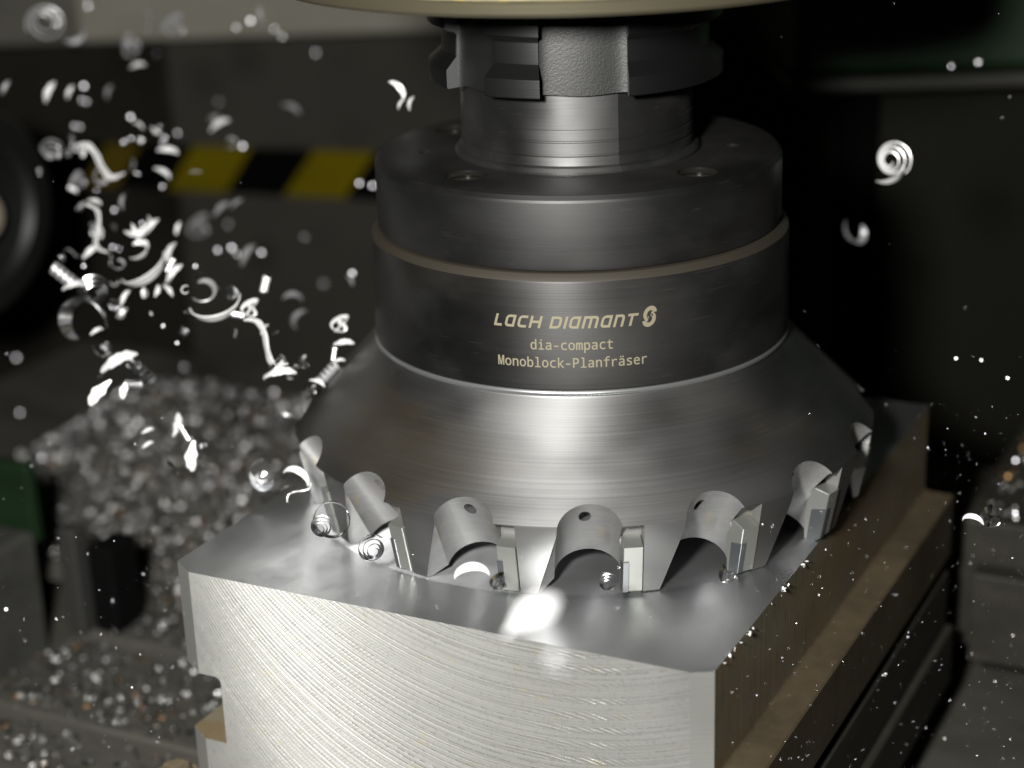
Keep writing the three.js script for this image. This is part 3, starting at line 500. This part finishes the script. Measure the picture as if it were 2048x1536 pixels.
{
  const g = new THREE.PlaneGeometry(330, 190, 90, 52).rotateX(-Math.PI / 2).translate(-205, 0, -205), p = g.attributes.position;
  for (let i = 0; i < p.count; i++) p.setY(i, heapY(p.getX(i), -p.getZ(i)));
  g.computeVertexNormals(); toBlock(g);
  tag(mesh('swarf_heap', g, std('dirty_swarf', { map: dirt(171, 0.03, 0.11, [1, 0.95, 0.82]), roughness: 0.8, metalness: 0, bumpMap: grainTex, bumpScale: 0.001 })), 'low heap of packed grey chips on the table behind the block', null, null, 'stuff');
  const chipTone = (c) => { const t = rnd(); t < 0.05 ? c.setRGB(0.22, 0.12, 0.05) : c.setScalar(0.04 + 0.5 * rnd() * rnd() * rnd()); };
  scatter('heaped_chips', small, 12000, () => { const X = -335 + 255 * Math.pow(rnd(), 0.85), v = rr(118, 216); const y = heapY(X, v) + rr(0, 1.6); const p = blk(X, y, v); return [p, rnd() < 0.3 ? glint(p, 0.5) : spin(), rr(0.9, 2.7) * (rnd() < 0.05 ? 1.7 : 1)]; }, std('swarf_chip', { color: 0xffffff, roughness: 0.4, metalness: 0.8 }), 'loose bright chips lying over the heap', chipTone);
  scatter('heap_glints', [small[1], small[0], small[2]], 2400, () => { const X = -330 + 245 * Math.pow(rnd(), 0.8), v = rr(118, 214), p = blk(X, heapY(X, v) + rr(1, 2.4), v); return [p, glint(p, 0.3), rr(0.9, 2.2)]; }, std('glinting_chip', { color: 0xffffff, roughness: 0.36, metalness: 1 }), 'brightly glinting chips on the heap', (c) => c.setScalar(0.5 + 0.5 * rnd()));
  scatter('table_glints', [small[1], small[2]], 420, () => { const [a, b] = [[-25, 36], [43, 78], [86, 118]][Math.floor(rnd() * 3)]; const p = blk(rr(-226, -100), -77.2 + rr(0, 1.5), rr(a, b)); return [p, glint(p, 0.3), rr(0.8, 2.0)]; }, std('glinting_chip', { color: 0xffffff, roughness: 0.36, metalness: 1 }), 'bright chips glinting on the slotted table', (c) => c.setScalar(0.4 + 0.6 * rnd()));
  scatter('scattered_chips', small, 2300, () => { const [a, b] = [[-25, 36], [43, 78], [86, 118]][Math.floor(rnd() * 3)]; const p = blk(rr(-226, -100), -77.6 + rr(0, 1), rr(a, b)); return [p, rnd() < 0.4 ? glint(p, 0.35) : spin(), rr(0.7, 2.2)]; }, std('swarf_chip', { color: 0xffffff, roughness: 0.4, metalness: 0.8 }), 'loose chips scattered on the slotted table', chipTone);
  scatter('jaw_chips', small, 260, () => [blk(rr(8, 60), -39.6 + rr(0, 1), rr(172, 240)), spin(), rr(0.8, 2.2)], std('swarf_chip', { color: 0xffffff, roughness: 0.4, metalness: 0.8 }), 'loose chips lying on the vise jaw', (c) => rnd() < 0.4 ? c.setRGB(0.5, 0.3, 0.14) : c.setScalar(rr(0.2, 0.7)));
}
// glinting flecks: little dished scales turned so that they send the flash towards the lens
const scaleG = shrink(new THREE.SphereGeometry(0.5, 10, 6, 0, Math.PI * 2, 0, 0.5).rotateX(Math.PI / 2).scale(2, 2, 1).translate(0, 0, -0.45));
const fleckMat = std('aluminium_fleck', { color: 0xe8e8ee, roughness: 0.34, metalness: 1 });
{
  // near the plane of focus: fine dust, sharp
  const g = new THREE.Group(); g.name = 'metal_dust'; scene.add(g); tag(g, 'fine bright metal dust hanging in the air round the block', null, null, 'stuff');
  const n = 900, im = new THREE.InstancedMesh(scaleG, fleckMat, n); im.name = 'dust_flecks';
  const M = new THREE.Matrix4();
  for (let i = 0; i < n; i++) {
    let x, y; const t = rnd();
    if (t < 0.62) do { x = rr(1440, 2048); y = rr(800, 1536); } while (rnd() > 0.25 + 0.75 * (x - 1440) / 600 * 0.6 + 0.4 * (y - 800) / 736 || x + y < 2560 || (y < 1000 && x < 1760));
    else if (t < 0.85) { x = rr(0, 420); y = rr(880, 1536); } else if (t < 0.93) { x = rr(560, 1500); y = rr(1080, 1330); } else { x = rr(0, 2048); y = rr(0, 900); if (x > 560 && x < 1500) x = rr(1600, 2048); }
    const d = rr(315, 352), p = at(x, y, d), s = (0.04 + 0.16 * Math.pow(rnd(), 3)) * (rnd() < 0.03 ? 1.9 : 1);
    M.compose(p.clone().multiplyScalar(MM), glint(p, 0.45), V(s, s * rr(0.5, 1), s)); im.setMatrixAt(i, M);
  }
  g.add(im);
}
const flecks = [];
// farther out: single flecks that the lens spreads into discs [x, y, size px, depth mm, spread]
for (const [x, y, s, d] of [[112, 44, 9, 620], [502, 40, 9, 580], [175, 12, 7, 600], [548, 57, 5, 590], [565, 73, 5.5, 580], [632, 105, 6, 660], [472, 55, 5, 580], [313, 108, 4, 600], [167, 172, 8, 570], [164, 200, 5, 580], [173, 203, 5, 580], [260, 234, 8, 550], [247, 284, 5, 500], [262, 277, 4.5, 500], [328, 275, 6, 540], [355, 266, 5, 580], [485, 293, 8, 570], [148, 252, 5, 570], [160, 254, 5, 570], [437, 204, 4, 700], [193, 380, 5, 510], [228, 420, 5.5, 520], [285, 447, 5, 490], [325, 373, 5, 520], [225, 495, 5.5, 510], [238, 497, 4, 500], [436, 500, 7, 540], [463, 495, 8, 560], [474, 508, 5, 550], [523, 505, 7, 560], [456, 448, 4, 680], [608, 474, 4, 640], [647, 567, 4.5, 690], [705, 545, 8, 520], [718, 367, 7, 550], [745, 372, 7, 550], [369, 735, 6, 650], [278, 480, 4.5, 460], [167, 532, 4.5, 460], [391, 533, 5, 450], [326, 651, 4.5, 430], [354, 686, 4, 430], [33, 716, 7, 640], [40, 826, 6, 620], [84, 915, 6, 600], [548, 784, 7, 650], [375, 773, 6, 620], [512, 800, 6, 640], [545, 822, 6, 640], [315, 812, 6, 640], [407, 800, 5, 640], [188, 824, 6, 620], [175, 853, 7, 640], [158, 908, 7, 640], [278, 868, 8, 620], [275, 845, 6, 620], [264, 911, 7, 620], [500, 930, 7, 600], [455, 943, 6.5, 630], [430, 997, 7.5, 620], [317, 955, 6, 650], [178, 950, 6, 650], [115, 982, 6.5, 600], [305, 1036, 5, 600], [546, 972, 7, 600], [588, 918, 7, 600], [1956, 125, 7, 520], [1902, 132, 5, 500], [2030, 1027, 8, 470], [2032, 920, 8, 500], [1912, 717, 5, 410], [1963, 720, 4, 420], [2015, 756, 5, 410], [382, 1408, 13, 560], [330, 1376, 7, 560], [282, 1216, 7, 560], [315, 1228, 6, 580], [256, 1252, 6, 580], [8, 1376, 7, 560], [12, 1219, 6, 400], [181, 1521, 7, 560], [101, 1526, 6, 570], [442, 1392, 6, 520], [423, 1405, 6, 540], [371, 1424, 6, 540], [335, 1434, 6, 550], [210, 1310, 6, 560], [238, 1330, 5, 560]]) {
  const p = at(x, y, d), o = mesh('metal_fleck', scaleG, fleckMat); o.position.copy(p).multiplyScalar(MM);
  o.scale.setScalar(s * 0.9 * d / F); o.quaternion.copy(glint(p, 0.13));
  flecks.push([o, x, y]);
}

// ---------------------------------------------------------------- flying chips, one by one
const CHIPS = [
  ['spiral', 85, 40, 92, 20, 20, 560, 'd', 'faint spiral of thin chip wire in the upper left corner'],
  ['arc', 145, 66, 46, 20, 60, 580, 'd', 'dim curved chip just right of the corner spiral'],
  ['wave', 297, 46, 52, -75, 40, 570, 'd', 'upright dull chip above the twin blurred lumps at upper left'],
  ['crumple', 348, 52, 52, 10, 20, 590, 'd', 'blurred crumpled chip right of the upright dull chip at top left'],
  ['crumple', 263, 92, 52, 60, 10, 590, 'd', 'blurred lump of chip under the upright dull chip at top left'],
  ['flake', 275, 132, 32, 10, 20, 580, 'b', 'short grey chip directly below the blurred lump at upper left'],
  ['flake', 524, 30, 36, 100, 10, 570, 'd', 'small dim upright chip beside the brightest fleck near the top'],
  ['flake', 12, 176, 32, 60, 10, 520, 'd', 'slanted dim chip cut by the left edge, above the dark disc'],
  ['flake', 100, 186, 46, 65, 15, 530, 'b', 'slanted pale chip right of the one cut by the left edge'],
  ['flake', 140, 186, 30, 65, 15, 540, 'b', 'shorter slanted chip between the pale slanted chip and a bright fleck'],
  ['flake', 218, 184, 30, 70, 20, 600, 'd', 'dim slanted chip right of the double fleck at upper left'],
  ['flake', 277, 250, 26, -40, 20, 540, 'b', 'small tilted chip touching a bright fleck, upper left'],
  ['flake', 440, 250, 46, 30, 20, 580, 'b', 'tilted chip alone in front of the grey wall above the tape'],
  ['crumple', 428, 238, 24, 0, 0, 600, 'd', 'dim lump at the upper end of the tilted chip above the tape'],
  ['hook', 462, 287, 28, 200, 30, 560, 'd', 'little hook chip hanging beside a fleck at the top of the tape'],
  ['flake', 583, 217, 42, -30, 20, 640, 'd', 'very dim blurred chip on the wall between tape and beam'],
  ['flake', 340, 304, 46, -10, 10, 520, 'b', 'bright level chip at the left end of the lit tape'],
  ['flake', 328, 288, 30, 95, 10, 530, 'd', 'dim upright chip standing over the bright level chip by the tape'],
  ['flake', 328, 348, 40, -35, 10, 520, 'b', 'bright tilted chip below the level one at the tape end'],
  ['coil', 102, 300, 46, 10, 50, 520, 'd', 'dim coiled chip beside the right rim of the dark disc'],
  ['crumple', 136, 306, 20, 0, 0, 520, 'd', 'tiny lump trailing the coiled chip near the dark disc'],
  ['wave', 200, 322, 104, -8, -20, 500, 'b', 'long wavy white chip above the crowd of chips at left'],
  ['hook', 203, 350, 40, 40, 50, 520, 'd', 'dull hook under the long wavy white chip'],
  ['crumple', 156, 362, 38, 30, 20, 520, 'd', 'dull tangle left below the long wavy chip'],
  ['flake', 192, 405, 30, -20, 10, 490, 'b', 'short bright chip above the long bent ribbon at left'],
  ['flake', 166, 412, 28, 30, 10, 500, 'd', 'dim chip at the upper end of the long bent ribbon'],
  ['flake', 246, 405, 32, 85, 20, 500, 'd', 'upright dim chip right of the short bright one, left crowd'],
  ['wave', 194, 458, 98, -48, -10, 470, 'b', 'long bent ribbon chip sloping down to the right'],
  ['arc', 270, 444, 62, 40, 50, 480, 'b', 'slim crescent chip right of the long bent ribbon'],
  ['flake', 308, 450, 32, 50, 10, 480, 'b', 'stubby bright chip right of the slim crescent'],
  ['flake', 186, 503, 44, 35, 10, 480, 'b', 'broad pale chip below the long bent ribbon'],
  ['hook', 280, 502, 50, 190, 45, 465, 'b', 'bright hooked chip opening to the right, above the large crescent'],
  ['arc', 288, 534, 104, 22, -48, 455, 'b', 'large bright crescent chip in the middle of the left crowd'],
  ['hook', 238, 530, 28, 160, 40, 460, 'd', 'dim hooked end left of the large bright crescent'],
  ['flake', 342, 507, 50, 75, 25, 465, 'b', 'upright bright chip right of the large crescent'],
  ['flake', 349, 548, 48, 48, 10, 455, 'b', 'slanted white chip below the upright one by the large crescent'],
  ['spring', 340, 530, 26, 60, 20, 460, 's', 'tight shiny coil between upright and slanted white chips'],
  ['blade', 312, 581, 26, -15, 20, 455, 'b', 'left one of two small petal chips under the slanted white chip'],
  ['blade', 336, 582, 28, 40, 20, 455, 'b', 'right one of two small petal chips under the slanted white chip'],
  ['spring', 128, 552, 52, -45, 20, 465, 'd', 'dim cone of coiled chip at the far left of the crowd'],
  ['flake', 148, 573, 46, 10, 15, 450, 'b', 'bright blunt chip against the left side of the looped coil'],
  ['coil', 186, 582, 62, 30, 25, 450, 's', 'shiny looped coil at the top of the large hook chip'],
  ['hook', 172, 642, 112, -45, 28, 445, 's', 'large thin hook chip curling to the left below the looped coil'],
  ['flake', 196, 662, 30, 25, 10, 440, 'b', 'bright stub sitting on the large thin hook'],
  ['flake', 252, 594, 36, 60, 15, 450, 'b', 'bright folded chip right of the looped coil'],
  ['coil', 230, 610, 28, 0, 60, 450, 's', 'small coil beside the bright folded chip'],
  ['arc', 430, 604, 106, 12, -42, 430, 'b', 'large white smile-shaped chip midway between the crowd and the cutter'],
  ['hook', 408, 582, 56, 185, 25, 440, 'd', 'thin dull wire looping over the smile-shaped chip'],
  ['coil', 465, 586, 30, 70, 60, 430, 's', 'coiled right tip of the smile-shaped chip'],
  ['crumple', 500, 616, 40, 0, 20, 430, 'b', 'folded chip right of the smile-shaped chip'],
  ['flake', 530, 658, 26, 55, 10, 425, 'b', 'small bright chip over the long S-shaped chip'],
  ['wave', 532, 686, 118, -28, -15, 420, 'b', 'long S-shaped white chip nearest the cutter on the left'],
  ['spring', 556, 727, 34, 50, 20, 420, 's', 'short coil at the lower end of the S-shaped chip'],
  ['flake', 562, 749, 62, 6, 5, 415, 'b', 'bright lens-shaped chip below the S-shaped one'],
  ['arc', 585, 603, 40, 170, 40, 520, 'd', 'upper of two dim crescents left of the mill body'],
  ['arc', 606, 641, 44, -110, 30, 520, 'd', 'lower of two dim crescents left of the mill body'],
  ['crumple', 680, 648, 42, 0, 10, 430, 'b', 'bright knotted chip touching the left side of the mill body'],
  ['flake', 689, 688, 42, 3, 5, 425, 'b', 'white level chip under the knotted chip by the mill body'],
  ['flake', 680, 722, 26, 10, 15, 425, 'b', 'small pale chip under the white level one by the cone'],
  ['spring', 668, 708, 24, 80, 20, 425, 's', 'small upright coil between the chips by the top of the cone'],
  ['spring', 657, 745, 44, 50, 20, 430, 'd', 'dark grey coil along the left slope of the cone'],
  ['flake', 636, 766, 34, -25, 10, 420, 'b', 'bright chip lowest on the left slope of the cone'],
  ['crumple', 624, 778, 22, 0, 10, 420, 's', 'glittering crumb below the lowest chip on the cone slope'],
  ['flake', 240, 726, 80, 26, 5, 430, 'b', 'long straight white chip above the swarf heap'],
  ['hook', 202, 698, 44, 110, 50, 440, 's', 'thin dark loop above the long straight white chip'],
  ['spring', 282, 745, 56, -35, 15, 430, 's', 'coiled tube chip right of the long straight white chip'],
  ['blade', 204, 788, 66, 152, 20, 420, 'b', 'white blade-shaped chip left above the swarf heap'],
  ['blade', 252, 780, 38, 175, 10, 425, 'b', 'small bright wedge right of the white blade chip'],
  ['spring', 268, 768, 28, 0, 20, 425, 's', 'little coil sticking out of the small bright wedge'],
  ['blade', 350, 848, 54, -12, 20, 430, 'b', 'upright white blade over the middle of the swarf heap'],
  ['flake', 298, 862, 28, 20, 0, 430, 'b', 'upper of two bright pellets on the swarf heap'],
  ['flake', 297, 890, 26, 30, 0, 430, 'b', 'lower of two bright pellets on the swarf heap'],
  ['blade', 390, 912, 62, 188, 15, 425, 'b', 'bright broad side of the split chip in front of the heap'],
  ['arc', 362, 924, 60, -20, -60, 425, 's', 'dark shiny curl joined to the bright split chip'],
  ['flake', 406, 894, 28, 20, 0, 425, 's', 'glaring scale on the right of the split chip'],
  ['spring', 370, 866, 30, -60, 10, 430, 's', 'thin coil rising from the split chip'],
  ['hook', 530, 950, 66, 60, 10, 420, 's', 'thin curl standing alone left of the toothed rim'],
  ['coil', 524, 956, 24, 0, 10, 420, 's', 'tight eye of the thin curl left of the rim'],
  ['arc', 590, 962, 58, 160, 50, 400, 'b', 'curved pale strip against the leftmost tooth'],
  ['wave', 598, 984, 58, 55, 15, 395, 'b', 'bright band of chip below the strip at the leftmost tooth'],
  ['ring', 664, 1038, 76, 0, 12, 372, 's', 'clear round ring chip at the second tooth from the left'],
  ['coil', 643, 1054, 46, 20, 10, 366, 's', 'coiled chip at the lower left of the round ring'],
  ['coil', 744, 1098, 58, 40, 25, 362, 's', 'rolled chip between two teeth on the left of the rim'],
  ['arc', 945, 1158, 72, 184, 55, 338, 'b', 'white arched chip lying on the block left of the front tooth'],
  ['crumple', 996, 1164, 40, 0, 10, 338, 's', 'crumpled bright chip beside the white arched one'],
  ['coil', 1216, 1166, 38, 0, 15, 340, 's', 'small rolled chip at the tip of the front tooth'],
  ['crumple', 1452, 1150, 38, 40, 10, 345, 's', 'crumpled shiny chip at the next tooth right of the front one'],
  ['coil', 1786, 318, 72, -50, 35, 450, 'b', 'white coil flying alone in the dark right of the flange'],
  ['arc', 1778, 348, 62, 25, -55, 450, 'b', 'outer turn of the lone white coil on the right'],
  ['arc', 788, 184, 46, 120, 50, 440, 'b', 'upper pale strip left of the shank'],
  ['flake', 802, 208, 24, 60, 20, 440, 'b', 'middle small chip left of the shank'],
  ['flake', 822, 206, 30, 75, 20, 440, 'b', 'small chip nearest the shank on its left'],
  ['hook', 1706, 465, 60, 90, 40, 520, 'd', 'barely lit brown chip in the dark right of the mill body'],
  ['arc', 1946, 1048, 44, 160, 50, 372, 'b', 'white curved chip beside the vise jaw on the right'],
  ['crumple', 1978, 1036, 48, 30, 10, 376, 's', 'glittering tangle right of the curved chip by the vise jaw'],
  ['flake', 446, 416, 44, 40, 20, 560, 'd', 'dim slanted chip below the tape on the wall side'],
  ['flake', 472, 408, 30, 35, 20, 560, 'd', 'dim chip end beside the slanted one under the tape'],
  ['crumple', 398, 454, 54, 20, 10, 640, 'd', 'very blurred chip cluster under the tape'],
  ['flake', 496, 510, 50, 58, 15, 540, 'd', 'slanted grey chip between bright flecks left of the mill body'],
  ['flake', 700, 562, 24, -60, 10, 510, 'd', 'dim chip under a bright fleck beside the mill body'],
  ['tear', 1062, 1232, 128, 38, -10, 226, 'd', 'large blurred white chip flying close to the lens before the block edge'],
  ['crumple', 1112, 1318, 36, 20, 20, 196, 'd', 'faint blurred chip close to the lens over the front face'],
];
for (const c of CHIPS) chip(...c);
// each fleck is told apart by the chip it flies nearest to
{
  const nearby = [];
  for (let i = 0; i < 64; i++) {
    const c = CHIPS[16 + Math.floor(rnd() * 50)], x = c[1] + rr(-62, 62), y = c[2] + rr(-62, 62), k = ['flake', 'hook', 'arc', 'spring', 'blade', 'wave', 'crumple'][Math.floor(rnd() * 7)];
    if (x > 640 || x < 60) continue;
    nearby.push([chip(k, x, y, rr(12, 30), rr(0, 360), rr(-60, 60), c[6] + rr(-15, 40), 'bsd'[Math.floor(rnd() * 3)], ''), x, y]);
  }
  const seen = new Map(), nth = ['', 'second ', 'third ', 'fourth ', 'fifth ', 'sixth ', 'seventh ', 'eighth ', 'ninth ', 'tenth ', 'eleventh ', 'twelfth '];
  const items = [...flecks, ...nearby].map(([o, x, y]) => { let best = null, bd = 1e9; for (const c of CHIPS) { const d = Math.hypot(c[1] - x, c[2] - y); if (d < bd) { bd = d; best = c; } } const dx = x - best[1], dy = y - best[2]; const dir = Math.abs(dx) > Math.abs(dy) ? (dx > 0 ? 'right of' : 'left of') : dy > 0 ? 'below' : 'above'; const w = o.name.startsWith('metal_chip') ? 'sliver ' : 'fleck '; return { o, bd, key: w + dir + ' the ' + best[8] }; }).sort((a, b) => a.bd - b.bd);
  for (const { o, key } of items) { const k = seen.get(key) ?? 0; seen.set(key, k + 1); const sliver = key.startsWith('sliver'); tag(o, (nth[k] + key).split(' ').slice(0, 16).join(' '), sliver ? 'metal chip' : 'metal fleck', sliver ? CHIPGROUP : 'tiny glinting flecks in the air'); }
}

// burrs along the right top edge of the block
{
  const gs = ['hook', 'crumple', 'arc', 'hook'].map(chipGeometry);
  for (const [v, s] of [[4, 1.0], [7.5, 1.5], [10, 1.3], [12.6, 1.1], [17, 1.7], [19, 1.0], [30, 0.7], [37, 1.7], [39.5, 1.3], [49, 1.2], [51.5, 1.4], [66, 0.8], [80, 0.7]]) {
    const o = new THREE.Mesh(gs[Math.floor(v) % 4], chipBright); o.name = numbered('burr'); const p = blk(0.35, -0.1 - 0.15 * s, v).sub(BO); o.position.copy(p).multiplyScalar(MM); o.scale.setScalar(s * 0.75); o.quaternion.copy(spin()); o.castShadow = true; block.add(o);
  }
}

renderer.render(scene, camera);
